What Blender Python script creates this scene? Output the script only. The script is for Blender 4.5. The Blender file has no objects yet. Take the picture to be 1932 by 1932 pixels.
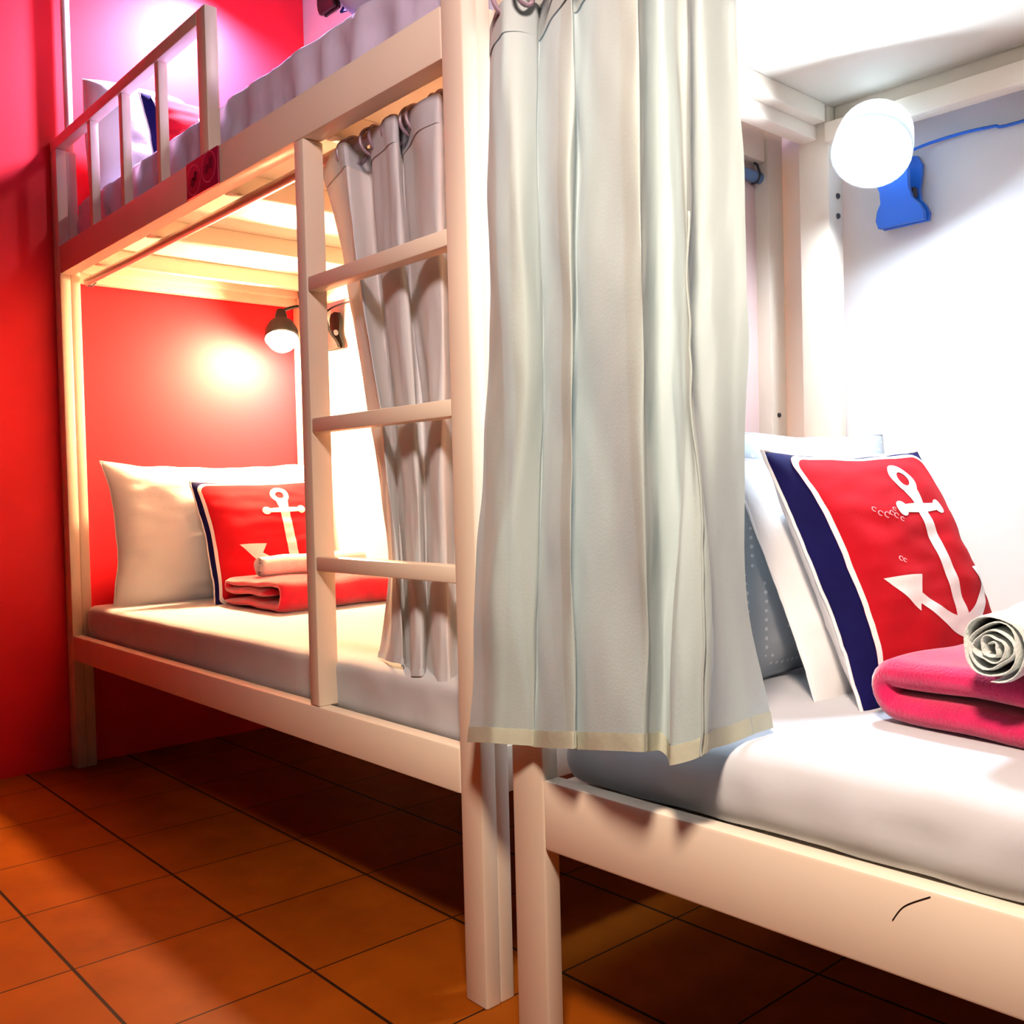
import bpy, bmesh, math, random
from mathutils import Matrix, Vector, noise
random.seed(4)
SC = bpy.context.scene
COL = SC.collection
PI = math.pi
FLOOR0 = (0., 0.)
WARM, COOL, UPPER, FILL, NEIGH = 2400., 430., 5600., 225., 40.
MW = {}                       # world matrix of every object built so far

# ------------------------------------------------------------------ materials
def nodes_of(m):
    m.use_nodes = True
    nt = m.node_tree
    return nt, nt.nodes, nt.links, nt.nodes.get('Principled BSDF')

def mat(name, col, rough=.5, metal=0., spec=.5, var=.06, vscale=6., bump=0., bscale=200., trans=0., sheen=0., bdist=.001, detail=3.):
    m = bpy.data.materials.new(name)
    nt, N, L, b = nodes_of(m)
    tc = N.new('ShaderNodeTexCoord')
    nz = N.new('ShaderNodeTexNoise'); nz.inputs['Scale'].default_value = vscale; nz.inputs['Detail'].default_value = detail
    L.new(tc.outputs['Object'], nz.inputs['Vector'])
    rp = N.new('ShaderNodeValToRGB')
    c0 = [max(0, c*(1-var)) for c in col]; c1 = [min(1, c*(1+var)) for c in col]
    rp.color_ramp.elements[0].position = .3; rp.color_ramp.elements[1].position = .7
    rp.color_ramp.elements[0].color = (*c0, 1); rp.color_ramp.elements[1].color = (*c1, 1)
    L.new(nz.outputs['Fac'], rp.inputs['Fac'])
    L.new(rp.outputs['Color'], b.inputs['Base Color'])
    b.inputs['Roughness'].default_value = rough
    b.inputs['Metallic'].default_value = metal
    b.inputs['Specular IOR Level'].default_value = spec
    if sheen:
        b.inputs['Sheen Weight'].default_value = sheen
    if bump:
        bn = N.new('ShaderNodeTexNoise'); bn.inputs['Scale'].default_value = bscale; bn.inputs['Detail'].default_value = 4
        L.new(tc.outputs['Object'], bn.inputs['Vector'])
        bp = N.new('ShaderNodeBump'); bp.inputs['Strength'].default_value = bump; bp.inputs['Distance'].default_value = bdist
        L.new(bn.outputs['Fac'], bp.inputs['Height'])
        L.new(bp.outputs['Normal'], b.inputs['Normal'])
    if trans:
        out = N.get('Material Output')
        tr = N.new('ShaderNodeBsdfTranslucent')
        L.new(rp.outputs['Color'], tr.inputs['Color'])
        mx = N.new('ShaderNodeMixShader'); mx.inputs['Fac'].default_value = trans
        L.new(b.outputs['BSDF'], mx.inputs[1]); L.new(tr.outputs['BSDF'], mx.inputs[2])
        L.new(mx.outputs['Shader'], out.inputs['Surface'])
    return m

def emit(name, col, strength):
    m = bpy.data.materials.new(name)
    nt, N, L, b = nodes_of(m)
    b.inputs['Base Color'].default_value = (.9, .9, .9, 1)
    b.inputs['Emission Color'].default_value = (*col, 1)
    b.inputs['Emission Strength'].default_value = strength
    return m

def tile_material():
    m = bpy.data.materials.new('terracotta_tile')
    nt, N, L, b = nodes_of(m)
    tc = N.new('ShaderNodeTexCoord')
    sep = N.new('ShaderNodeSeparateXYZ'); L.new(tc.outputs['Object'], sep.inputs[0])
    def grid(sock, off):
        a = N.new('ShaderNodeMath'); a.operation = 'SUBTRACT'; a.inputs[1].default_value = off; L.new(sock, a.inputs[0])
        w = N.new('ShaderNodeMath'); w.operation = 'DIVIDE'; w.inputs[1].default_value = .331; L.new(a.outputs[0], w.inputs[0])
        r = N.new('ShaderNodeMath'); r.operation = 'ROUND'; L.new(w.outputs[0], r.inputs[0])
        d = N.new('ShaderNodeMath'); d.operation = 'SUBTRACT'; L.new(w.outputs[0], d.inputs[0]); L.new(r.outputs[0], d.inputs[1])
        k = N.new('ShaderNodeMath'); k.operation = 'ABSOLUTE'; L.new(d.outputs[0], k.inputs[0])
        f = N.new('ShaderNodeMath'); f.operation = 'FLOOR'; L.new(w.outputs[0], f.inputs[0])
        return k.outputs[0], f.outputs[0]
    ax, cx = grid(sep.outputs['X'], 1.22 - FLOOR0[0]); ay, cy = grid(sep.outputs['Y'], -.275 - FLOOR0[1])
    def line(s, w):
        l = N.new('ShaderNodeMath'); l.operation = 'LESS_THAN'; l.inputs[1].default_value = w; L.new(s, l.inputs[0]); return l.outputs[0]
    mx = N.new('ShaderNodeMath'); mx.operation = 'MAXIMUM'
    L.new(line(ax, .006), mx.inputs[0]); L.new(line(ay, .010), mx.inputs[1])
    comb = N.new('ShaderNodeCombineXYZ'); L.new(cx, comb.inputs[0]); L.new(cy, comb.inputs[1])
    wn = N.new('ShaderNodeTexWhiteNoise'); wn.noise_dimensions = '3D'; L.new(comb.outputs[0], wn.inputs['Vector'])
    nz = N.new('ShaderNodeTexNoise'); nz.inputs['Scale'].default_value = 9; nz.inputs['Detail'].default_value = 8; L.new(tc.outputs['Object'], nz.inputs['Vector'])
    ad = N.new('ShaderNodeMath'); ad.operation = 'MULTIPLY_ADD'; ad.inputs[1].default_value = .25; L.new(wn.outputs['Value'], ad.inputs[0]); L.new(nz.outputs['Fac'], ad.inputs[2])
    rp = N.new('ShaderNodeValToRGB'); L.new(ad.outputs[0], rp.inputs['Fac'])
    rp.color_ramp.elements[0].position = .3; rp.color_ramp.elements[0].color = (.205, .041, .0015, 1)
    rp.color_ramp.elements[1].position = .9; rp.color_ramp.elements[1].color = (.30, .067, .0025, 1)
    mix = N.new('ShaderNodeMix'); mix.data_type = 'RGBA'
    L.new(mx.outputs[0], mix.inputs['Factor']); L.new(rp.outputs['Color'], mix.inputs['A'])
    mix.inputs['B'].default_value = (.02, .008, .004, 1)
    L.new(mix.outputs['Result'], b.inputs['Base Color'])
    b.inputs['Roughness'].default_value = .55
    b.inputs['Specular IOR Level'].default_value = .06
    bp = N.new('ShaderNodeBump'); bp.inputs['Strength'].default_value = .5; bp.inputs['Distance'].default_value = .003; bp.invert = True
    L.new(mx.outputs[0], bp.inputs['Height']); L.new(bp.outputs['Normal'], b.inputs['Normal'])
    return m

def dotted_material():
    # pale grey pillow ticking with small light dots
    m = mat('dotted_grey_cotton', (.42, .47, .52), .85, spec=.2, var=.05, bump=.2, bscale=90)
    nt = m.node_tree; N = nt.nodes; L = nt.links; b = N.get('Principled BSDF')
    tc = N.new('ShaderNodeTexCoord')
    vo = N.new('ShaderNodeTexVoronoi'); vo.inputs['Scale'].default_value = 62; vo.inputs['Randomness'].default_value = .1
    L.new(tc.outputs['Object'], vo.inputs['Vector'])
    lt = N.new('ShaderNodeMath'); lt.operation = 'LESS_THAN'; lt.inputs[1].default_value = .22; L.new(vo.outputs['Distance'], lt.inputs[0])
    old = b.inputs['Base Color'].links[0].from_socket
    mix = N.new('ShaderNodeMix'); mix.data_type = 'RGBA'
    L.new(lt.outputs[0], mix.inputs['Factor']); L.new(old, mix.inputs['A']); mix.inputs['B'].default_value = (.72, .76, .8, 1)
    L.new(mix.outputs['Result'], b.inputs['Base Color'])
    return m

M = dict(
    paint=mat('cream_gloss_paint', (.82, .71, .58), .38, spec=.5, var=.03, vscale=4, bump=.04, bscale=60),
    board=mat('cream_board', (.85, .79, .68), .5, var=.03, vscale=3),
    red=mat('red_wall_paint', (.80, .012, .026), .58, spec=.3, var=.04, vscale=5, bump=.10, bscale=140),
    white=mat('white_wall_paint', (.80, .79, .80), .6, spec=.3, var=.02, vscale=3, bump=.05, bscale=120),
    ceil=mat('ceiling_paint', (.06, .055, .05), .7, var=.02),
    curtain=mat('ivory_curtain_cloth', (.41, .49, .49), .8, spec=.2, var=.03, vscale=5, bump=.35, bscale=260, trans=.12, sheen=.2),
    curtain_dim=mat('grey_curtain_cloth', (.58, .62, .68), .75, spec=.25, var=.04, vscale=5, bump=.3, bscale=260, trans=.08, sheen=.2),
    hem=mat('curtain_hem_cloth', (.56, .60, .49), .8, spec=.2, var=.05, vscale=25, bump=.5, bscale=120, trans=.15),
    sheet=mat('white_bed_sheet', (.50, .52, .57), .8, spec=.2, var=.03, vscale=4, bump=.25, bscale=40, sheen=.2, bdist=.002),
    sheet_up=mat('lilac_grey_sheet', (.66, .62, .82), .8, spec=.2, var=.08, vscale=5, bump=.4, bscale=22, bdist=.004),
    pillow=mat('white_pillow_cotton', (.76, .76, .78), .85, spec=.2, var=.02, bump=.5, bscale=18, sheen=.2, bdist=.004),
    ticking=dotted_material(),
    navy=mat('navy_cotton', (.004, .003, .06), .85, spec=.15, var=.2, vscale=12, bump=.2, bscale=200),
    crimson=mat('crimson_cotton', (.44, .004, .012), .85, spec=.15, var=.12, vscale=9, bump=.25, bscale=200),
    print=mat('white_cotton_print', (.80, .78, .78), .85, spec=.2, var=.03, bump=.2, bscale=200),
    fleece_r=mat('red_fleece', (.62, .006, .03), .95, spec=.1, var=.15, vscale=30, bump=.6, bscale=240, sheen=.6, bdist=.003),
    fleece_p=mat('crimson_pink_fleece', (.52, .008, .085), .95, spec=.1, var=.15, vscale=30, bump=.6, bscale=240, sheen=.6, bdist=.003),
    towel=mat('white_terry', (.66, .71, .70), .95, spec=.1, var=.06, vscale=40, bump=.7, bscale=260, sheen=.4, bdist=.003),
    black=mat('black_plastic', (.003, .003, .0035), .55, spec=.2, var=.1),
    blue=mat('flare_blue_plastic', (.006, .13, .62), .4, var=.08),  # black plastic with the bluish lens flare put into its colour
    rod=mat('painted_steel_rod', (.42, .30, .30), .35, metal=.3, var=.05),
    rod2=mat('blue_grey_steel_rod', (.10, .20, .38), .35, metal=.3, var=.05),
    ring=mat('mauve_plastic_ring', (.30, .22, .28), .35, var=.08),
    steel=mat('dark_steel', (.06, .06, .07), .35, metal=.8, var=.1),
    sign=mat('crimson_sign_plate', (.34, .006, .05), .4, var=.05),
    signline=mat('pink_sign_print', (.72, .10, .25), .5, var=.03),
    signdark=mat('dark_sign_print', (.08, .002, .02), .5, var=.05),
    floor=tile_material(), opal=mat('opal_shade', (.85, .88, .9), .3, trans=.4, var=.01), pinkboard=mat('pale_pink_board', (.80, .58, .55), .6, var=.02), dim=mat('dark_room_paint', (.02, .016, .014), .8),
    pinklint=mat('pink_lint', (.85, .35, .40), .9),
    cup=mat('white_lamp_lining', (.8, .8, .8), .4, var=.02),
    bulb_w=emit('warm_bulb_glow', (1., .62, .30), WARM),
    bulb_c=emit('cool_bulb_glow', (.72, .86, 1.), COOL),
    bulb_u=emit('white_bulb_glow', (.80, .60, 1.), UPPER),
)

# ------------------------------------------------------------------ mesh helpers
class MB:
    def __init__(s): s.V = []; s.F = []
    def add(s, V, F):
        k = len(s.V); s.V += [Vector(v) for v in V]; s.F += [tuple(i+k for i in f) for f in F]; return s
    def box(s, x0, x1, y0, y1, z0, z1, bev=.004, seg=2):
        bm = bmesh.new(); bmesh.ops.create_cube(bm, size=1)
        for v in bm.verts:
            v.co = Vector((x0+(v.co.x+.5)*(x1-x0), y0+(v.co.y+.5)*(y1-y0), z0+(v.co.z+.5)*(z1-z0)))
        if bev: bmesh.ops.bevel(bm, geom=bm.edges[:], offset=bev, segments=seg, profile=.5, affect='EDGES')
        bm.verts.index_update()
        s.add([v.co.copy() for v in bm.verts], [[v.index for v in f.verts] for f in bm.faces]); bm.free(); return s
    def tube(s, pts, r, n=12, cap=True):
        pts = [Vector(p) for p in pts]; k0 = len(s.V); m = len(pts)
        R = r if isinstance(r, (list, tuple)) else [r]*m
        up = None
        for i, p in enumerate(pts):
            t = (pts[min(i+1, m-1)]-pts[max(i-1, 0)]).normalized()
            if up is None: up = t.orthogonal().normalized()
            up = (up - t*up.dot(t)).normalized(); w = t.cross(up)
            for j in range(n):
                a = 2*PI*j/n; s.V.append(p+(up*math.cos(a)+w*math.sin(a))*R[i])
        for i in range(m-1):
            for j in range(n):
                a = k0+i*n+j; b = k0+i*n+(j+1) % n; s.F.append((a, b, b+n, a+n))
        if cap:
            s.F.append(tuple(k0+j for j in range(n))[::-1]); s.F.append(tuple(k0+(m-1)*n+j for j in range(n)))
        return s
    def lathe(s, prof, o, axis, n=28):
        # prof: list of (radius, distance along axis)
        ax = Vector(axis).normalized(); u = ax.orthogonal().normalized(); w = ax.cross(u); o = Vector(o); k0 = len(s.V)
        for r, h in prof:
            for j in range(n):
                a = 2*PI*j/n; s.V.append(o+ax*h+(u*math.cos(a)+w*math.sin(a))*r)
        for i in range(len(prof)-1):
            for j in range(n):
                a = k0+i*n+j; b = k0+i*n+(j+1) % n; s.F.append((a, b, b+n, a+n))
        return s
    def torus(s, o, axis, R, r, n=20, m=8):
        ax = Vector(axis).normalized(); u = ax.orthogonal().normalized(); w = ax.cross(u); o = Vector(o); k0 = len(s.V)
        for i in range(n):
            a = 2*PI*i/n; d = u*math.cos(a)+w*math.sin(a)
            for j in range(m):
                b = 2*PI*j/m; s.V.append(o+d*(R+r*math.cos(b))+ax*(r*math.sin(b)))
        for i in range(n):
            for j in range(m):
                s.F.append((k0+i*m+j, k0+((i+1) % n)*m+j, k0+((i+1) % n)*m+(j+1) % m, k0+i*m+(j+1) % m))
        return s
    def prism(s, poly, f, t0, t1, bev=0):
        # poly: 2D outline, f(a,b,t) -> point
        n = len(poly); k0 = len(s.V)
        for t in (t0, t1):
            for a, b in poly: s.V.append(Vector(f(a, b, t)))
        s.F.append(tuple(k0+i for i in range(n))[::-1]); s.F.append(tuple(k0+n+i for i in range(n)))
        for i in range(n): s.F.append((k0+i, k0+(i+1) % n, k0+n+(i+1) % n, k0+n+i))
        return s
    def grid(s, nu, nv, f):
        k0 = len(s.V)
        for i in range(nu+1):
            for j in range(nv+1): s.V.append(Vector(f(i/nu, j/nv)))
        for i in range(nu):
            for j in range(nv):
                a = k0+i*(nv+1)+j; s.F.append((a, a+nv+1, a+nv+2, a+1))
        return s

def setp(o, label=None, cat=None, group=None, kind=None):
    for k, v in (('label', label), ('category', cat), ('group', group), ('kind', kind)):
        if v: o[k] = v
    return o

def empty(name, loc, label, cat, group=None, rz=0.):
    o = bpy.data.objects.new(name, None); COL.objects.link(o); o.empty_display_size = .05
    o.location = loc; o.rotation_euler = (0, 0, rz)
    MW[o] = Matrix.Translation(loc) @ Matrix.Rotation(rz, 4, 'Z')
    return setp(o, label, cat, group)

def obj(name, mb, m, parent=None, frame=None, smooth=35, label=None, cat=None, group=None, kind=None, solid=0., subsurf=0):
    V = [Vector(v) for v in mb.V]
    if frame is not None: V = [frame @ v for v in V]
    if parent is not None:
        base = MW[parent]
    else:
        lo = [min(v[i] for v in V) for i in range(3)]; hi = [max(v[i] for v in V) for i in range(3)]
        base = Matrix.Translation(((lo[0]+hi[0])/2, (lo[1]+hi[1])/2, lo[2]))
    inv = base.inverted()
    me = bpy.data.meshes.new(name); me.from_pydata([inv @ v for v in V], [], mb.F); me.update()
    bm = bmesh.new(); bm.from_mesh(me); bmesh.ops.remove_doubles(bm, verts=bm.verts, dist=1e-5)
    bmesh.ops.recalc_face_normals(bm, faces=bm.faces); bm.to_mesh(me); bm.free()
    for p in me.polygons: p.use_smooth = True
    me.set_sharp_from_angle(angle=math.radians(smooth))
    me.materials.append(m)
    o = bpy.data.objects.new(name, me); COL.objects.link(o)
    if parent is not None: o.parent = parent
    else: o.matrix_world = base
    MW[o] = base.copy()
    if solid:
        md = o.modifiers.new('thickness', 'SOLIDIFY'); md.thickness = solid; md.offset = 0
    if subsurf:
        md = o.modifiers.new('smooth', 'SUBSURF'); md.levels = subsurf; md.render_levels = subsurf
    return setp(o, label, cat, group, kind)

def catmull(P, t):
    n = len(P)-1; x = min(max(t, 0), 1)*n; i = min(int(x), n-1); f = x-i
    p0, p1, p2, p3 = P[max(i-1, 0)], P[i], P[i+1], P[min(i+2, n)]
    return p1+((p2-p0)*.5)*f+(p0*1-p1*2.5+p2*2-p3*.5)*f*f+(p1*1.5-p0*.5-p2*1.5+p3*.5)*f**3

def nz(p, f, seed=0.):
    return noise.noise(Vector(p)*f + Vector((seed*7.3, seed*3.1, seed*5.7)))

def soft_box(x0, x1, y0, y1, z0, z1, r, n, disp=None):
    """rounded box with a dense grid; r = corner radius per axis; disp(p, normal) -> new point"""
    lo = Vector((x0, y0, z0)); hi = Vector((x1, y1, z1)); R = Vector(r); mb = MB()
    mi = lo+R; ma = hi-R
    def place(q):
        c = Vector([min(max(q[i], mi[i]), ma[i]) for i in range(3)])
        d = Vector([(q[i]-c[i])/R[i] for i in range(3)]); l = d.length or 1
        d = d/l; p = c+Vector([d[i]*R[i] for i in range(3)])
        return disp(p, d) if disp else p
    for ax in range(3):
        a, b = [(1, 2), (2, 0), (0, 1)][ax]
        for side in (0, 1):
            def f(u, v):
                q = Vector((0, 0, 0)); q[ax] = (lo, hi)[side][ax]
                q[a] = lo[a]+(hi[a]-lo[a])*u; q[b] = lo[b]+(hi[b]-lo[b])*v
                return place(q)
            mb.grid(n[a], n[b], f)
    return mb

def sph(a): return math.sin(a*PI/2)

class Cushion:
    """stuffed square cushion: local x right, y up, z front"""
    def __init__(s, w, h, t, pinch=.07, p=2.6, q=.62, wr=.006, seed=1., sag=0., back=1.):
        s.w, s.h, s.t, s.pinch, s.p, s.q, s.wr, s.seed, s.sag, s.back = w, h, t, pinch, p, q, wr, seed, sag, back
    def pt(s, a, b, side=1):
        x = s.w/2*a*(1-s.pinch*(1-b*b)); y = s.h/2*b*(1-s.pinch*(1-a*a))
        k = max(0., (1-abs(a)**s.p)*(1-abs(b)**s.p))
        z = side*s.t/2*k**s.q*(s.back if side < 0 else 1.)
        z *= 1-s.sag*b
        m = min(1., k*3)
        if s.wr:
            z += s.wr*m*(nz((x, y, side*.3), 9, s.seed)+.6*nz((x*.6, y*1.6, side*.5), 22, s.seed))
            e = 1-m
            x += s.wr*.7*e*nz((x, y, .2), 11, s.seed+3); y += s.wr*.7*e*nz((x, y, .7), 11, s.seed+5)
        return Vector((x, y, z))
    def nrm(s, a, b, side=1):
        e = .01; a0, a1 = max(-1, a-e), min(1, a+e); b0, b1 = max(-1, b-e), min(1, b+e)
        n = (s.pt(a1, b, side)-s.pt(a0, b, side)).cross(s.pt(a, b1, side)-s.pt(a, b0, side))
        if n.length < 1e-9: return Vector((0, 0, side))
        n.normalize(); return n*side if n.z*side < 0 and side > 0 else (n if n.z*side >= 0 else -n)
    def over(s, a, b, off): return s.pt(a, b)+s.nrm(a, b)*off
    def mesh(s, n=44, sides=(1, -1)):
        mb = MB()
        for sd in sides: mb.grid(n, n, lambda u, v: s.pt(sph(2*u-1), sph(2*v-1), sd))
        return mb
    def seam(s, r, n=44, jag=0.):
        pts = []
        for k in range(4):
            for i in range(n):
                c = sph(2*i/n-1); a, b = [(c, -1), (1, c), (-c, 1), (-1, -c)][k]
                p = s.pt(a, b); 
                if jag: p = p+Vector((nz(p, 60, 2), nz(p, 60, 4), nz(p, 40, 6)))*jag
                pts.append(p)
        pts.append(pts[0])
        return MB().tube(pts, r, 8, cap=False)

def rrect(w, h, r, n=10):
    out = []
    for cx, cy, a0 in ((w-r, h-r, 0), (-w+r, h-r, 90), (-w+r, -h+r, 180), (w-r, -h+r, 270)):
        for i in range(n+1):
            a = math.radians(a0+90*i/n); out.append((cx+r*math.cos(a), cy+r*math.sin(a)))
    res = []
    for i in range(len(out)):           # subdivide the straight runs
        p, q = out[i], out[(i+1) % len(out)]
        L = math.dist(p, q); k = max(1, int(L/.05))
        for j in range(k): res.append((p[0]+(q[0]-p[0])*j/k, p[1]+(q[1]-p[1])*j/k))
    return res

def print_strip(mb, c, A, B, k, off):
    """band between two outlines with equal point counts on the cushion's face"""
    n = len(A); k0 = len(mb.V)
    for j in range(k+1):
        t = j/k
        for i in range(n):
            mb.V.append(c.over(A[i][0]+(B[i][0]-A[i][0])*t, A[i][1]+(B[i][1]-A[i][1])*t, off))
    for j in range(k):
        for i in range(n):
            a = k0+j*n+i; b = k0+j*n+(i+1) % n; mb.F.append((a, b, b+n, a+n))

def anchor(c, off, cx=.15):
    mb = MB()
    def ring(x, y, r0, r1, sx=1., n=40):
        A = [(cx+x+r0*math.cos(2*PI*i/n)*sx, y+r0*math.sin(2*PI*i/n)) for i in range(n)]
        B = [(cx+x+r1*math.cos(2*PI*i/n)*sx, y+r1*math.sin(2*PI*i/n)) for i in range(n)]
        print_strip(mb, c, A, B, 4, off)
    def quad(f, nu, nv): mb.grid(nu, nv, lambda u, v: c.over(*f(u, v), off))
    ring(0, .68, .066, .145)
    # shank widening to the crown
    def shank(u, v):
        y = .58+(-.62-.58)*u; w = .075-.005*u + .9*max(0, u-.8)**2
        w += .02*max(0, .12-u)/.12
        return (cx+w*(2*v-1), y)
    quad(shank, 40, 8)
    def stock(u, v):
        x = -.27+.54*u; w = .045-.012*abs(2*u-1)
        return (cx+x, .40+w*(2*v-1))
    quad(stock, 24, 4)
    ring(-.285, .40, .0005, .066); ring(.285, .40, .0005, .066)
    # curved arms
    for sgn in (-1, 1):
        def arm(u, v):
            t = u; x = sgn*(.0+.56*t); y0 = -.62+.35*t**1.5; w = .095-.04*t
            return (cx+x, y0+w*(2*v-1)*(.95))
        quad(arm, 26, 6)
        P = [(sgn*.79, -.12), (sgn*.40, -.15), (sgn*.55, -.42)]   # fluke: tip, inner barb, outer barb
        def fl(u, v):
            a = (P[0][0]+(P[1][0]-P[0][0])*u, P[0][1]+(P[1][1]-P[0][1])*u)
            b = (P[0][0]+(P[2][0]-P[0][0])*u, P[0][1]+(P[2][1]-P[0][1])*u)
            return (cx+a[0]+(b[0]-a[0])*v, a[1]+(b[1]-a[1])*v)
        quad(fl, 14, 12)
    return mb

def frame_of(o, right, up):
    r = Vector(right).normalized(); u = Vector(up); u = (u-r*u.dot(r)).normalized(); n = r.cross(u)
    return Matrix(((r.x, u.x, n.x, o[0]), (r.y, u.y, n.y, o[1]), (r.z, u.z, n.z, o[2]), (0, 0, 0, 1)))



def ribbon(path, th, y0, y1, n=26, wob=.004, seed=1., f=9., taper=.035):
    """thick folded cloth: path in the x-z plane, extruded along y with softly rounded ends"""
    path = [Vector((p[0], 0, p[1])) for p in path]; m = len(path); mb = MB(); ring = 2*m
    for k in range(n+1):
        y = y0+(y1-y0)*k/n; d = min(y-y0, y1-y)
        s = math.sqrt(max(.0, 1-(1-min(1, d/taper))**2)) if taper else 1
        s = .30+.70*s
        up, dn = [], []
        for i, p in enumerate(path):
            t = (path[min(i+1, m-1)]-path[max(i-1, 0)]).normalized(); nn = Vector((-t.z, 0, t.x))
            e = min(i, m-1-i); q = s*(1 if e > 1 else (.55, .9)[e])
            w = Vector((nz((p.x, y, p.z), f, seed), nz((p.x, y, p.z), f*.8, seed+2), nz((p.x, y, p.z), f, seed+4)))*wob
            yo = Vector((0, y, 0))+w
            up.append(p+nn*th/2*q+yo); dn.append(p-nn*th/2*q+yo)
        mb.V += up+dn[::-1]
    for k in range(n):
        for i in range(ring):
            a = k*ring+i; b = k*ring+(i+1) % ring; mb.F.append((a, b, b+ring, a+ring))
    for k in (0, n):
        for i in range(m-1):
            a, b, c_, d_ = k*ring+i, k*ring+i+1, k*ring+ring-2-i, k*ring+ring-1-i
            mb.F.append((a, b, c_, d_))
    return mb

def arc(cx, cz, r, a0, a1, n):
    return [(cx+r*math.cos(math.radians(a0+(a1-a0)*i/n)), cz+r*math.sin(math.radians(a0+(a1-a0)*i/n))) for i in range(n+1)]
def run(x0, z0, x1, z1, n): return [(x0+(x1-x0)*i/n, z0+(z1-z0)*i/n) for i in range(n)]

# ------------------------------------------------------------------ the room
D = .978
I = Matrix.Identity(4)
def plane_box(name, b, m): return obj(name, MB().box(*b, bev=0), m, kind='structure')
fl = MB().box(-.1, 6., -2.8, D+.1, -.06, 0, bev=0)
o = obj('floor', fl, M['floor'], kind='structure')
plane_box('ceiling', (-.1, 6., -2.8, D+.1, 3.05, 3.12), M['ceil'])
plane_box('wall_left', (-.1, -.005, -2.8, D+.1, 0, 3.05), M['red'])
plane_box('wall_back', (-.005, 6., D, D+.1, 0, 3.05), M['white'])
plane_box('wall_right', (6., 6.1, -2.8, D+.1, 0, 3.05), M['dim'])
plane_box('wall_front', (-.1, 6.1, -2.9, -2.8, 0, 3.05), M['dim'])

# ------------------------------------------------------------------ the bunk beds
ZRT, ZUB, ZUT = .447, 1.647, 1.740
def bunk(frame, origin, rz, L, depth, label, w, top_right, top_left, ladder, ZRB=.364):
    t = empty('bunk_bed', origin, label, 'bunk bed', rz=rz)
    P = M['paint']
    def part(name, mb, m=P, parent=t, **k): return obj(name, mb, m, parent, frame, **k)
    for x0, x1, ztop in ((0, w, top_left), (L-w, L, top_right)):
        pb = MB().box(x0, x1, 0, .034, 0, ztop, .004)
        if ladder: pb.box(x0+.002, x1-.002, .034, .066, 0, ztop-.002, .004)
        part('post', pb)
        part('post', MB().box(x0, x1, depth-.06, depth, 0, 1.84, .004))
    for y0, y1 in ((0, .034), (depth-.034, depth)):
        part('side_rail', MB().box(w, L-w, y0, y1, ZRB, ZRT, .005), label=None)
        part('side_rail', MB().box(w, L-w, y0, y1+.014 if y0 == 0 else y1, ZUB, ZUT, .005))
    for x0, x1 in ((.006, .046), (L-.046, L-.006)):
        part('end_rail', MB().box(x0, x1, .066 if ladder else .034, depth-.06, ZRB, ZRT if ladder else .39, .004))
        part('end_rail', MB().box(x0, x1, .066 if ladder else .034, depth-.06, 1.632, 1.735, .004))
    # ledge strips that carry the upper boards
    part('ledger_strip', MB().box(w, L-w, depth-.075, depth-.036, 1.618, 1.66, .003))
    part('ledger_strip', MB().box(.046, .075, .066, depth-.075, 1.66, 1.70, .003))
    part('bed_board', MB().box(.04, L-.04, .036, depth-.036, .405, .425, .003), M['board'])
    part('bed_board', MB().box(.04, L-.04, .05, depth-.036, 1.70, 1.716, .003), M['board'])
    for x in ((.275, .705, 1.215, 1.70) if ladder else (.75, 1.25, 1.75)):
        part('cross_slat', MB().box(x-.035, x, .05, depth-.036, 1.648, 1.70, .003), M['board'])
    if ladder:
        part('end_board', MB().box(L-.044, L-.036, .05, depth-.05, ZRT-.01, 1.64, .002), M['pinkboard'], label='pale pink end board')
        la = part('ladder_stile', MB().box(1.617, 1.655, .0, .05, ZRT, ZUB, .004))
        for z in (1.357, 1.060, .767):
            part('ladder_rung', MB().box(1.655, L-w, .002, .036, z-.031, z, .004))
        g = part('guard_rail', MB().box(0, 1.157, .0, .034, 2.060, 2.096, .004))
        for x in (.3503, .6149, .8804):
            part('baluster', MB().box(x, x+.027, .004, .030, ZUT, 2.060, .003), parent=g)
        part('guard_post', MB().box(1.157, 1.207, 0, .034, ZUT, 2.096, .004))
        part('tall_pole', MB().tube([(.024, .056, ZUT), (.024, .056, 3.05)], .014, 14), M['paint'])
    return t

bed1 = bunk(I, (0, 0, 0), 0, 2.192, .95, 'cream metal bunk bed with ladder and guard rail against the red wall', .058, 2.10, 2.060, True)
B2O = (2.3098, -.0314, 0.); B2R = .0208
F2 = Matrix.Translation(B2O) @ Matrix.Rotation(B2R, 4, 'Z')
bed2 = bunk(F2, B2O, B2R, 2.192, .95, 'cream metal bunk bed at right, partly behind the ivory curtain, without a ladder', .071, 2.10, 2.10, False, .337)
for x, z in ((.0712, 1.514), (.0712, 1.471)):
    obj('screw', MB().lathe([(.0001, .004), (.005, .004), (.0062, .0015), (.0062, -.002)], (x, .925, z), (1, 0, 0), 14), M['steel'], bed2, F2, label='small dark screw head')
obj('screw', MB().lathe([(.0001, .004), (.0045, .004), (.0055, 0)], (2.192, .915, 1.055), (1, 0, 0), 14), M['steel'], bed1, label='small dark screw head')
obj('scratch', MB().tube([catmull([Vector((.636, -.0003, .401)), Vector((.6505, -.0003, .4215)), Vector((.680, -.0003, .4405))], i/14) for i in range(15)], .0007, 6), M['black'], bed2, F2, label='thin dark hairline scratch')
obj('chip', MB().box(2.1655, 2.169, -.0012, .001, 1.77, 1.785, 0), M['black'], bed1, label='small dark chip in the paint')

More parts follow.
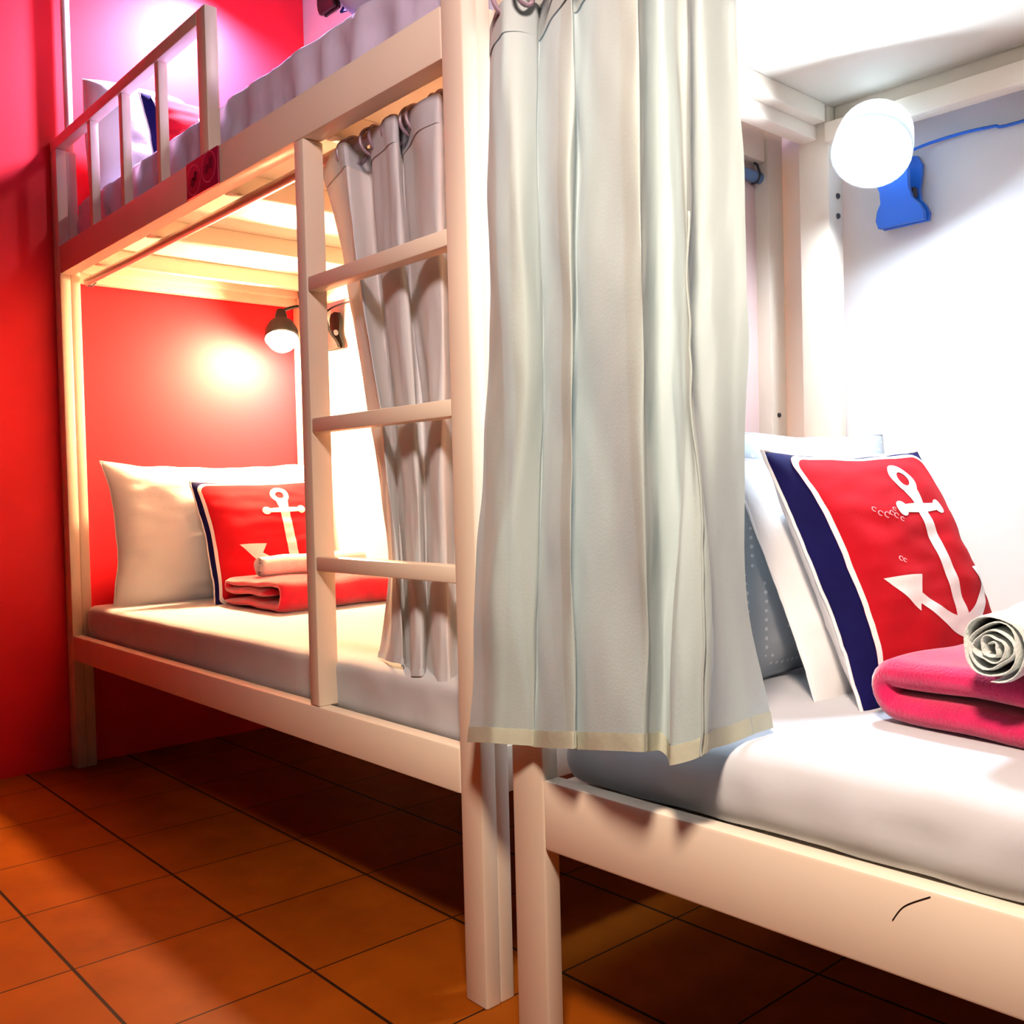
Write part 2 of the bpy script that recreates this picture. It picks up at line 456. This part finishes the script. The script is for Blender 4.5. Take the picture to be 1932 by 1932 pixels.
# sign on the upper rail
sg = empty('sign', (1.175, -.006, 1.645), 'small crimson square plaque with two ringed symbols on the upper bunk rail', 'sign')
obj('plaque', MB().box(1.086, 1.266, -.006, -.0005, 1.6475, 1.7365, .0015), M['sign'], sg)
for cx, cz, nm in ((1.131, 1.687, 0), (1.217, 1.6985, 1)):
    ring = MB()
    def er(u, v):
        a = 2*PI*u; r = .0345+.0035*v
        return (cx+r*1.05*math.cos(a), -.0066, cz+r*math.sin(a))
    ring.grid(40, 1, er)
    rg = obj('symbol_ring', ring, M['signline'], sg, label='pink ring on the plaque')
    fig = MB()
    for (dx0, dz0, dx1, dz1, r) in (((-.014, -.012, -.004, .006, .0085), (.008, -.002, .009, .019, .006), (-.004, .006, .008, -.002, .004)) if nm == 0 else ((-.016, -.012, -.010, .008, .0075), (.009, .002, .011, .021, .0075), (.008, -.004, .009, .002, .010))):
        fig.tube([(cx+dx0, -.0063, cz+dz0), (cx+dx1, -.0063, cz+dz1)], r, 14)
    fig.V = [Vector((v.x, -.0063+max(-.0011, min(.0008, (v.y+.0063))), v.z)) for v in fig.V]
    obj('symbol', fig, M['signdark'], rg, label='dark figure inside the ring')

# ------------------------------------------------------------------ mattresses
def mattress(x0, x1, y0, y1, z0, z1, m, frame, label, seed, r=(.05, .05, .05), amp=.004, drape=0.):
    def disp(p, d):
        top = max(0, d.z); side = 1-abs(d.z)
        k = nz((p.x*.8, p.y, p.z), 3.2, seed)*amp + nz((p.x, p.y*1.5, p.z), 11, seed+1)*amp*.45
        kk = (nz((p.x*1.6, p.y, p.z*.6), 8, seed+2)+.5*nz((p.x*3, p.y, p.z*2), 9, seed+4))*amp*(1+drape)*side
        return p + d*(k+kk)
    mb = soft_box(x0, x1, y0, y1, z0, z1, r, (110, 44, 12), disp)
    return obj('mattress', mb, m, None, frame, smooth=180, label=label, cat='mattress')
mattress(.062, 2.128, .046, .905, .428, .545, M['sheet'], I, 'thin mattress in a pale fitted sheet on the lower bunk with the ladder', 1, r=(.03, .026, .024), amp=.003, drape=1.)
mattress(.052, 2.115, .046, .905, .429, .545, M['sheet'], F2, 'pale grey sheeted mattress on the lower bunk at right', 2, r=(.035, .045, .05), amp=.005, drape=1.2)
mattress(.062, 2.128, .052, .905, 1.718, 1.881, M['sheet_up'], I, 'lilac-grey sheeted mattress on the upper bunk behind the guard rail', 3, r=(.02, .02, .018), amp=.0022, drape=6.)

# ------------------------------------------------------------------ pillows and cushions
def pillow(o, right, up, w, h, t, label, seed, m='pillow', group=None, **k):
    c = Cushion(w, h, t, seed=seed, **k)
    e = empty('pillow', o, label, 'pillow', group)
    f = frame_of(o, right, up)
    b = obj('pillowcase', c.mesh(50), M[m], e, f, smooth=180)
    obj('seam', c.seam(.0022, jag=.0012), M[m], e, f, smooth=180)
    return e
def cushion(o, right, up, w, h, t, label, seed, red=True, lint=False, fw=.86, **k):
    c = Cushion(w, h, t, seed=seed, **k)
    e = empty('anchor_cushion' if red else 'scatter_cushion', o, label, 'cushion')
    f = frame_of(o, right, up)
    obj('cover', c.mesh(56, (1,)), M['navy'], e, f, smooth=180)
    obj('back_panel', c.mesh(40, (-1,)), M['print'], e, f, smooth=180, label='white back panel')
    obj('piping', c.seam(.0032, jag=.002), M['print'] if red else M['navy'], e, f, smooth=180)
    if red:
        fh = .955
        n = 10
        A = rrect(fw, fh, .12, n); mb = MB()
        Z = [(p[0]*.0004, p[1]*.0004) for p in A]
        print_strip(mb, c, A, Z, 36, .0016)
        obj('red_panel', mb, M['crimson'], e, f, smooth=180, label='crimson front panel')
        B = [(p[0]*(fw-.036)/fw, p[1]*(fh-.036)/fh) for p in A]
        mb = MB(); print_strip(mb, c, A, B, 3, .0022)
        obj('border_line', mb, M['print'], e, f, smooth=180, label='white border line')
        obj('anchor_print', anchor(c, .0028), M['print'], e, f, smooth=180, label='white anchor print')
        if lint:
            for i, (a, b, r) in enumerate(((-.44, .42, .012), (-.40, .38, .013), (-.345, .36, .015), (-.29, .37, .012), (-.25, .345, .014), (-.20, .31, .012), (-.235, .40, .010), (-.40, .0, .012), (-.365, -.02, .010))):
                pts = [c.over(a+r*1.6*math.cos(2*PI*j/12), b+r*1.6*math.sin(2*PI*j/12), .0018) for j in range(10)]
                obj('lint', MB().tube(pts, .0009, 5), M['pinklint'], e, f, label='pale pink lint on the red fabric')
    return e

# lower bunk with ladder
pillow((.150, .515, .765), (0, 1, 0), (-.09, 0, 1), .86, .52, .20, 'wide white pillow standing against the red wall on the lower bunk', 11, pinch=.09, wr=.012)
cushion((.345, .585, .742), (0, 1, .015), (-.36, 0, 1), .505, .455, .15, 'red and navy anchor cushion leaning on the wide white pillow in the laddered lower bunk', 12, fw=.95)
# lower bunk at right
pillow((2.437, .66, .770), (.0, 1, 0), (-.10, 0, 1), .62, .46, .15, 'dotted grey pillow standing at the head of the right lower bunk', 13, m='ticking', pinch=.05)
pillow((2.553, .640, .744), (.02, 1, .03), (-.40, 0, 1), .585, .44, .07, 'thin white pillow leaning right behind the anchor cushion of the right bunk', 19, pinch=.03)
cushion((2.632, .60, .742), (.02, 1, .01), (-.42, 0, 1), .52, .46, .15, 'red and navy anchor cushion leaning on white pillow in the right lower bunk', 14, lint=True)
# upper bunk
pillow((.16, .24, 2.078), (0, 1, 0), (-.10, 0, 1), .34, .40, .22, 'white pillow standing against the pink-lit wall on the upper bunk', 15, pinch=.0, p=4., q=.5)
cushion((.36, .375, 2.045), (0, 1, .0), (-.28, 0, 1), .38, .34, .14, 'red and navy cushion behind the guard rail on the upper bunk', 16)

# ------------------------------------------------------------------ folded blankets and rolled towels
def spiral(x, z, r0, r1, turns, n, seed, wob):
    out = []
    for i in range(n+1):
        t = i/n; a = -PI/2+2*PI*turns*(1-t)
        r = r0+(r1-r0)*t
        r *= 1+wob*(1-t*.85)*math.sin(a*2.3+seed)+wob*.7*(1-t*.8)*math.sin(a*3.7+1.7*seed)
        out.append((x+r*math.cos(a), z+r*math.sin(a)))
    return out
def blanket(name, frame, x0, x1, y0, y1, z, lay, m, label, seed, wob=.006):
    th = lay*.92; r = lay/2
    # bottom layer, one big smooth fold on the right, top layer, then tucked back inside
    R = lay*1.22; zb = z+r
    p = run(x0, zb, x1-R, zb, 14)+arc(x1-R, zb+R, R, -90, 90, 14)[:-1]+run(x1-R, zb+2*R, x0+r, zb+2*R, 14)
    p += arc(x0+r, zb+2*R-r*1.02, r*1.02, 90, 270, 8)[:-1]+run(x0+r, zb+2*R-2.04*r, x1-R*2, zb+2*R-2.04*r-.002, 12)
    mb = ribbon(p, th, y0, y1, 30, wob, seed)
    return obj(name, mb, m, None, frame, smooth=180, label=label, cat='blanket')
def blanket_u(name, frame, x0, x1, y0, y1, z, lay, m, label, seed, wob=.006):
    th = lay*.86; r = lay/2
    p = run(x1, z+r, x0+r, z+r, 16) + arc(x0+r, z+2*r, r*1.02, 270, 90, 10)[:-1] + run(x0+r, z+3*r, x1, z+3*r, 16)+[(x1, z+3*r)]
    mb = ribbon(p, th, y0, y1, 34, wob, seed, taper=.03)
    return obj(name, mb, m, None, frame, smooth=180, label=label, cat='blanket')
blanket('folded_blanket', I, .455, .835, .355, .80, .546, .027, M['fleece_r'], 'red folded blanket lying in front of the anchor cushion on the laddered bunk', 3, .010)
TB = Matrix.Translation((2.94, .26, 0)) @ Matrix.Rotation(math.radians(-8), 4, 'Z')
blanket_u('folded_blanket', TB, -.175, .23, .0, .42, .547, .049, M['fleece_p'], 'crimson-pink folded blanket beside the anchor cushion on the right bunk', 5, .010)
def towel(frame, x, z, y0, y1, r, label, seed):
    mb = ribbon(spiral(x, z, .006, r, 4.6, 130, seed, .16), .0042, y0, y1, 22, .004, seed, 14, taper=.004)
    return obj('rolled_towel', mb, M['towel'], None, frame, smooth=180, label=label, cat='towel')
towel(I, .60, .672, .405, .79, .034, 'white rolled towel lying on the red blanket of the laddered bunk', 2.)
TT = Matrix.Translation((2.965, .205, 0)) @ Matrix.Rotation(math.radians(4), 4, 'Z')
towel(TT, 0, .684, .0, .36, .043, 'white rolled towel lying on the crimson-pink blanket at right', 3.4)

# upper bunk, near end: grey pillow lying flat with a navy cushion on it
def lump(p, d):
    return p+d*(nz(p, 7, 4)*.014+nz(p, 16, 6)*.005)
e = obj('duvet', soft_box(1.69, 2.12, .04, .50, 1.884, 2.05, (.08, .08, .075), (30, 34, 14), lump), M['sheet_up'], None, smooth=180,
        label='grey folded duvet lying at the near end of the upper bunk', cat='duvet')
cushion((1.72, .34, 2.13), (.93, -.35, .06), (.30, .9, .28), .46, .40, .13, 'navy cushion lying on the grey duvet of the upper bunk', 18, red=False)

# ------------------------------------------------------------------ curtains
T1 = [
 [(1.566,0.1,1.628),(1.625,0.1,1.448),(1.674,0.1,1.268),(1.721,0.1,1.089),(1.758,0.1,0.909),(1.78,0.1,0.729),(1.733,0.1,0.549)],
 [(1.691,0.065,1.628),(1.729,0.065,1.449),(1.767,0.065,1.271),(1.803,0.065,1.092),(1.833,0.065,0.913),(1.853,0.065,0.735),(1.829,0.065,0.556)],
 [(1.73,0.055,1.628),(1.761,0.055,1.449),(1.796,0.055,1.271),(1.831,0.055,1.092),(1.861,0.055,0.913),(1.884,0.055,0.734),(1.881,0.055,0.556)],
 [(1.719,0.1,1.628),(1.74,0.1,1.443),(1.767,0.1,1.259),(1.795,0.1,1.074),(1.816,0.1,0.89),(1.828,0.1,0.705),(1.825,0.1,0.521)],
 [(1.737,0.115,1.628),(1.751,0.115,1.443),(1.769,0.115,1.258),(1.789,0.115,1.072),(1.804,0.115,0.887),(1.812,0.115,0.702),(1.807,0.115,0.517)],
 [(1.801,0.075,1.628),(1.818,0.075,1.445),(1.839,0.075,1.262),(1.86,0.075,1.079),(1.872,0.075,0.897),(1.879,0.075,0.714),(1.876,0.075,0.531)],
 [(1.871,0.055,1.628),(1.882,0.055,1.447),(1.898,0.055,1.265),(1.916,0.055,1.084),(1.927,0.055,0.903),(1.933,0.055,0.721),(1.926,0.055,0.54)],
 [(1.913,0.06,1.628),(1.921,0.06,1.447),(1.933,0.06,1.266),(1.945,0.06,1.085),(1.951,0.06,0.905),(1.954,0.06,0.724),(1.954,0.06,0.543)],
 [(1.845,0.115,1.628),(1.857,0.115,1.444),(1.872,0.115,1.261),(1.887,0.115,1.077),(1.894,0.115,0.893),(1.893,0.115,0.71),(1.884,0.115,0.526)],
 [(1.868,0.105,1.628),(1.881,0.105,1.442),(1.896,0.105,1.256),(1.911,0.105,1.07),(1.916,0.105,0.884),(1.915,0.105,0.697),(1.906,0.105,0.511)],
 [(1.977,0.06,1.628),(1.987,0.06,1.443),(1.997,0.06,1.259),(1.999,0.06,1.074),(1.998,0.06,0.889),(1.994,0.06,0.704),(1.988,0.06,0.52)],
 [(2.048,0.058,1.628),(2.048,0.058,1.443),(2.046,0.058,1.259),(2.041,0.058,1.074),(2.037,0.058,0.89),(2.034,0.058,0.705),(2.032,0.058,0.521)],
 [(2.027,0.1,1.628),(2.026,0.1,1.441),(2.024,0.1,1.254),(2.019,0.1,1.068),(2.016,0.1,0.881),(2.012,0.1,0.694),(2.011,0.1,0.507)],
 [(2.092,0.08,1.628),(2.09,0.08,1.442),(2.086,0.08,1.257),(2.08,0.08,1.071),(2.076,0.08,0.886),(2.072,0.08,0.7),(2.068,0.08,0.515)]]
T2 = [
 [(2.324,-0.05,1.612),(2.312,-0.05,1.424),(2.301,-0.05,1.236),(2.288,-0.05,1.047),(2.271,-0.05,0.859),(2.248,-0.05,0.671),(2.224,-0.05,0.483)],
 [(2.389,-0.088,1.612),(2.383,-0.088,1.427),(2.377,-0.088,1.243),(2.373,-0.088,1.058),(2.354,-0.088,0.873),(2.334,-0.088,0.689),(2.316,-0.088,0.504)],
 [(2.421,-0.09,1.612),(2.426,-0.09,1.428),(2.43,-0.09,1.243),(2.423,-0.09,1.059),(2.394,-0.089,0.874),(2.368,-0.083,0.69),(2.345,-0.075,0.505)],
 [(2.433,-0.06,1.612),(2.427,-0.057,1.427),(2.421,-0.054,1.243),(2.418,-0.05,1.058),(2.407,-0.05,0.873),(2.394,-0.05,0.689),(2.381,-0.05,0.504)],
 [(2.43,-0.04,1.612),(2.424,-0.04,1.427),(2.418,-0.04,1.242),(2.414,-0.04,1.058),(2.403,-0.04,0.873),(2.393,-0.042,0.688),(2.383,-0.045,0.503)],
 [(2.493,-0.075,1.612),(2.483,-0.074,1.429),(2.472,-0.072,1.247),(2.469,-0.07,1.064),(2.46,-0.07,0.882),(2.452,-0.07,0.699),(2.445,-0.07,0.517)],
 [(2.555,-0.105,1.612),(2.548,-0.103,1.432),(2.538,-0.1,1.251),(2.533,-0.1,1.071),(2.524,-0.097,0.89),(2.513,-0.091,0.71),(2.503,-0.085,0.529)],
 [(2.519,-0.062,1.612),(2.513,-0.061,1.43),(2.504,-0.059,1.249),(2.494,-0.055,1.067),(2.489,-0.055,0.885),(2.487,-0.058,0.704),(2.488,-0.062,0.522)],
 [(2.554,-0.075,1.612),(2.55,-0.075,1.432),(2.543,-0.075,1.252),(2.535,-0.072,1.072),(2.535,-0.074,0.892),(2.533,-0.075,0.712),(2.532,-0.075,0.532)],
 [(2.621,-0.1,1.612),(2.618,-0.1,1.434),(2.612,-0.1,1.256),(2.607,-0.1,1.078),(2.601,-0.097,0.9),(2.596,-0.093,0.722),(2.591,-0.09,0.544)],
 [(2.689,-0.13,1.612),(2.688,-0.13,1.436),(2.686,-0.13,1.259),(2.681,-0.128,1.083),(2.673,-0.12,0.907),(2.661,-0.108,0.73),(2.646,-0.095,0.554)],
 [(2.685,-0.115,1.612),(2.684,-0.115,1.435),(2.681,-0.115,1.258),(2.676,-0.115,1.081),(2.669,-0.106,0.904),(2.657,-0.093,0.727),(2.644,-0.08,0.55)],
 [(2.643,-0.045,1.612),(2.642,-0.045,1.434),(2.642,-0.045,1.257),(2.641,-0.045,1.079),(2.642,-0.048,0.901),(2.643,-0.054,0.724),(2.645,-0.06,0.546)],
 [(2.641,-0.02,1.612),(2.643,-0.02,1.433),(2.646,-0.02,1.254),(2.651,-0.02,1.074),(2.656,-0.026,0.895),(2.659,-0.042,0.716),(2.66,-0.06,0.537)],
 [(2.663,-0.035,1.612),(2.667,-0.035,1.433),(2.672,-0.035,1.255),(2.674,-0.035,1.076),(2.676,-0.044,0.898),(2.678,-0.062,0.719),(2.679,-0.08,0.541)],
 [(2.694,-0.058,1.612),(2.695,-0.058,1.434),(2.697,-0.058,1.256),(2.696,-0.058,1.077),(2.698,-0.065,0.899),(2.696,-0.078,0.721),(2.69,-0.09,0.543)],
 [(2.713,-0.066,1.612),(2.713,-0.066,1.435),(2.713,-0.066,1.259),(2.711,-0.066,1.082),(2.716,-0.065,0.905),(2.718,-0.072,0.729),(2.714,-0.085,0.552)],
 [(2.708,-0.048,1.612),(2.707,-0.048,1.436),(2.706,-0.048,1.261),(2.704,-0.048,1.085),(2.717,-0.048,0.91),(2.727,-0.052,0.734),(2.723,-0.06,0.559)],
 [(2.691,-0.02,1.612),(2.69,-0.02,1.436),(2.688,-0.02,1.26),(2.685,-0.02,1.084),(2.699,-0.02,0.908),(2.709,-0.023,0.732),(2.709,-0.03,0.556)],
 [(2.695,0,1.612),(2.697,0,1.435),(2.699,0,1.258),(2.702,0,1.081),(2.699,0.006,0.904),(2.696,0.013,0.727),(2.693,0.02,0.549)],
 [(2.697,0.03,1.612),(2.702,0.03,1.436),(2.71,0.03,1.259),(2.71,0.03,1.083),(2.7,0.036,0.906),(2.694,0.049,0.73),(2.7,0.07,0.554)],
 [(2.705,0.05,1.612),(2.711,0.05,1.435),(2.721,0.05,1.259),(2.722,0.05,1.082),(2.705,0.056,0.906),(2.693,0.077,0.729),(2.695,0.119,0.553)]]
class Sheet:
    def __init__(s, T, seed, wr, fine=1.):
        s.T = [[Vector(p) for p in c] for c in T]; s.seed = seed; s.wr = wr; s.fine = fine
    def at(s, u, v, off=0.):
        cols = [catmull(c, v) for c in s.T]
        p = catmull(cols, u)
        q = Vector((u*1.1, 0, p.z))
        w = nz((u*9, 0, p.z*2.2), 1.3, s.seed)*1.2+nz((u*16, 1, p.z*6+u*9), 1.1, s.seed+1)*.8+nz((u*30, 2, p.z*12-u*16), 1., s.seed+2)*.35
        p.y += s.wr*w-off; p.x += s.wr*.5*nz((u*11, 4, p.z*4), 1.2, s.seed+3)
        return p
def curtain(T, seed, wr, m, hm, label, nu, nv, rod_y, rod_z, ring_xs, ring_r, hem_h, head_h):
    s = Sheet(T, seed, wr)
    lo = [min(c[k][j] for c in T for k in range(7)) for j in range(3)]
    e = empty('curtain', (T[len(T)//2][6][0], T[len(T)//2][6][1], lo[2]), label, 'curtain')
    obj('curtain_cloth', MB().grid(nu, nv, lambda u, v: s.at(u, v)), m, e, smooth=180)
    zt = T[0][0][2]; H = zt-T[0][6][2]
    def band(v0, v1, off, n):
        return lambda a, b: s.at(a, v0+(v1-v0)*b, off)
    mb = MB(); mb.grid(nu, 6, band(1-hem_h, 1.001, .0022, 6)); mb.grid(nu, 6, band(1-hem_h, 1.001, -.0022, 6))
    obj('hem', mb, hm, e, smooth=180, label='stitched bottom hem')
    mb = MB(); mb.grid(nu, 6, band(-.001, head_h, .002, 6))
    obj('heading_band', mb, m, e, smooth=180, label='stitched heading band')
    for x in ring_xs:
        mb = MB().torus((x, rod_y, rod_z-.012), (1, random.uniform(-.3, .3), random.uniform(-.1, .1)), ring_r, .0036, 22, 8)
        obj('curtain_ring', mb, M['ring'], e)
    return e, s
curtain(T1, 1., .006, M['curtain_dim'], M['curtain_dim'], 'pale grey curtain gathered behind the ladder of the laddered bunk', 210, 90, .085, 1.630,
        [1.70, 1.725, 1.79, 1.81, 1.86, 1.875, 1.93, 1.95, 2.01, 2.03], .027, .02, .06)
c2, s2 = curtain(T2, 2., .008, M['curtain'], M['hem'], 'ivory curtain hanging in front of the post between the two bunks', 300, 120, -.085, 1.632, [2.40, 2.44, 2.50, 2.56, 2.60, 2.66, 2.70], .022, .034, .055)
# frayed selvedge down the leading edge
mb = MB(); pts = []
for i in range(70):
    v = .35+.655*i/69; p = s2.at(.785, min(v, 1.0)); pts.append(p+Vector((.003+nz((0, 0, v), 25, 3)*.004, -.005, 0)))
mb.tube(pts, .0017, 7)
obj('selvedge', mb, M['curtain'], c2, smooth=180, label='frayed selvedge edge')

def rod(name, pts, r, m, label, brackets, group=None):
    e = empty(name, pts[0], label, 'curtain rod', group)
    obj('pole', MB().tube(pts, r, 18), m, e)
    for b in brackets: obj('bracket', MB().tube(b, .0028, 8), M['steel'], e)
    return e
rod('curtain_rod', [(.062, .085, 1.630), (2.13, .085, 1.630)], .0125, M['rod'], 'thin painted curtain rod under the upper rail of the laddered bunk',
    [[(.09, .085, 1.646), (.09, .099, 1.640), (.09, .104, 1.626), (.09, .092, 1.612), (.09, .078, 1.612)]])
rod('curtain_rod', [(2.40, -.085, 1.632), (4.46, -.045, 1.632)], .0125, M['rod'], 'curtain rod carrying the ivory curtain under the right bunk',
    [[(2.425, -.033, 1.660), (2.425, -.086, 1.660), (2.425, -.1, 1.645), (2.425, -.098, 1.625)], [(4.40, .003, 1.660), (4.40, -.05, 1.660), (4.40, -.062, 1.64)]])
rod('curtain_rod', [(2.168, .11, 1.600), (2.168, .900, 1.600), (2.168, .926, 1.600)], .0135, M['rod2'], 'blue-grey steel rod across the end of the laddered bunk',
    [[(2.168, .872, 1.632), (2.176, .872, 1.625), (2.184, .872, 1.602), (2.176, .872, 1.586), (2.160, .872, 1.586)], [(2.168, .15, 1.632), (2.184, .15, 1.602), (2.170, .15, 1.585)]])

# ------------------------------------------------------------------ clip lamps
def lamp(clip, head, axis, rb, bulb, body, label, cable, rim=.85, shell=None):
    cx, cz = clip; h = Vector(head); ax = Vector(axis).normalized()
    e = empty('clip_lamp', (cx, D-.02, cz-.06), label, 'lamp')
    B = M[body]
    # two hour-glass jaw plates, the front one tilted away from the wall
    half = [(-.050, -.060), (.050, -.060), (.052, -.045), (.045, -.028), (.034, -.014), (.031, .006), (.036, .035), (.038, .058), (.028, .078), (.0, .084)]
    outline = half+[(-a, b) for a, b in half[::-1] if a > .001 and b > -.058]
    outline = [(a, b) for a, b in outline]
    def back(a, b, t): return (cx+a, D-.012-t, cz+b)
    def front(a, b, t):
        k = .018+.42*max(0, b+.06); return (cx+a, D-.012-k-t, cz+b)
    obj('jaw', MB().prism(outline, back, 0, .010), B, e)
    obj('jaw', MB().prism(outline, front, 0, .012), B, e)
    obj('spring', MB().tube([(cx-.03, D-.035, cz), (cx+.03, D-.035, cz)], .011, 14), M['steel'], e)
    # arm from the clip up to the socket
    tail = h-ax*(rb*1.18+.050)
    st = Vector((cx, D-.075, cz+.045))
    mid = (st+tail)/2+Vector((0, 0, .035))
    pts = [catmull([st, mid, tail], i/10) for i in range(11)]
    obj('arm', MB().tube(pts, .006, 10), B, e)
    r = rb
    prof = [(.0001, -rb*1.18-.052), (.016, -rb*1.18-.05), (.021, -rb*1.18-.03), (.024, -rb*1.18), (r*.80, -rb*1.02), (r*1.05, -rb*.5)]
    prof += [(r*1.10, 0), (r*1.12, rim*rb)] if rim > 0 else [(r*1.08, rim*rb)]
    sh = obj('lamp_shade', MB().lathe(prof, h, ax, 32), M[shell] if shell else B, e, solid=.0022)
    lin = [(a*.955, b+.003) for a, b in prof[4:]]
    obj('shade_lining', MB().lathe(lin, h+ax*.0005, ax, 32), M[shell] if shell else M['cup'], sh)
    c = h
    n = 18
    bp = [(max(.0001, rb*math.sin(PI*i/n)), -rb*math.cos(PI*i/n)) for i in range(n+1)]
    obj('bulb', MB().lathe(bp, c, ax, 24), M[bulb], e, smooth=180, label='glowing bulb')
    cb = [catmull([Vector(p) for p in cable], i/28) for i in range(29)]
    obj('cable', MB().tube(cb, .0032, 8), B, e)
    return e
lamp((.20, 1.512), (.190, .735, 1.482), (.38, -.20, -.90), .056, 'bulb_w', 'black', 'black clip-on reading lamp glowing warm beside the red wall in the lower bunk',
     [(.20, D-.07, 1.58), (.24, D-.05, 1.605), (.40, D-.045, 1.61), (.9, D-.045, 1.612)], .12)
lamp((2.482, 1.495), (2.498, .80, 1.572), (.24, -.68, -.68), .068, 'bulb_c', 'blue', 'clip-on lamp glowing bright white on the wall of the right lower bunk',
     [(2.482, D-.07, 1.565), (2.53, D-.02, 1.592), (2.60, D-.008, 1.598), (2.66, D-.008, 1.594), (2.72, D-.008, 1.588), (3.1, D-.008, 1.60)], .62, 'opal')
lamp((.24, 2.78), (.26, .60, 2.80), (.06, -.31, -.95), .052, 'bulb_u', 'black', 'clip-on lamp above the pillow of the upper bunk',
     [(.24, D-.07, 2.85), (.30, D-.05, 2.88), (.6, D-.01, 2.9), (1., D-.01, 2.9)])

# ------------------------------------------------------------------ added fill spots and the neighbouring bunk's lamp
def area(name, loc, to, size, power, col):
    l = bpy.data.lights.new(name, 'AREA'); l.shape = 'DISK'; l.size = size; l.energy = power; l.color = col
    o = bpy.data.objects.new(name, l); COL.objects.link(o); o.location = loc
    o.rotation_euler = (Vector(to)-Vector(loc)).to_track_quat('-Z', 'Y').to_euler(); return o
def spot(name, loc, to, size, power, col, cone, blend=1.):
    l = bpy.data.lights.new(name, 'SPOT'); l.shadow_soft_size = size; l.energy = power; l.color = col; l.spot_size = math.radians(cone); l.spot_blend = blend
    o = bpy.data.objects.new(name, l); COL.objects.link(o); o.location = loc
    o.rotation_euler = (Vector(to)-Vector(loc)).to_track_quat('-Z', 'Y').to_euler(); return o
spot('aisle_fill', (3.25, -.88, 2.02), (2.75, 0, .75), .12, FILL*1.1, (1., .77, .60), 78)  # unseen fill spot added to brighten lower fronts and curtain
spot('aisle_fill', (3.25, -.88, 2.06), (2.25, 0, 1.8), .12, FILL*.52, (1., .74, .68), 58)  # second added fill, for the upper rail and ladder top
spot('neighbour_bunk_lamp', (2.75, .72, 2.72), (.9, -.1, 2.0), .06, NEIGH, (1., .93, .88), 110)

w = bpy.data.worlds.new('dim_room'); SC.world = w; w.use_nodes = True
w.node_tree.nodes['Background'].inputs['Color'].default_value = (.02, .015, .015, 1)
w.node_tree.nodes['Background'].inputs['Strength'].default_value = .2

# ------------------------------------------------------------------ camera
cd = bpy.data.cameras.new('camera'); cam = bpy.data.objects.new('camera', cd); COL.objects.link(cam)
r = Vector((.66077236, .75016871, -.02503571)); u = Vector((-9.546e-4, .0341948, .9994147)); f = Vector((-.75058575, .66036173, -.02331112))
cam.matrix_world = Matrix(((r.x, u.x, -f.x, 3.50171963), (r.y, u.y, -f.y, -1.06593982), (r.z, u.z, -f.z, .9), (0, 0, 0, 1)))
cd.sensor_width = 36; cd.lens = 36*1867.05/1932; cd.clip_start = .02
SC.camera = cam
SC.view_settings.view_transform = 'Standard'; SC.view_settings.look = 'None'
SC.view_settings.exposure = 0.; SC.view_settings.gamma = 1.; SC.view_settings.use_curve_mapping = False
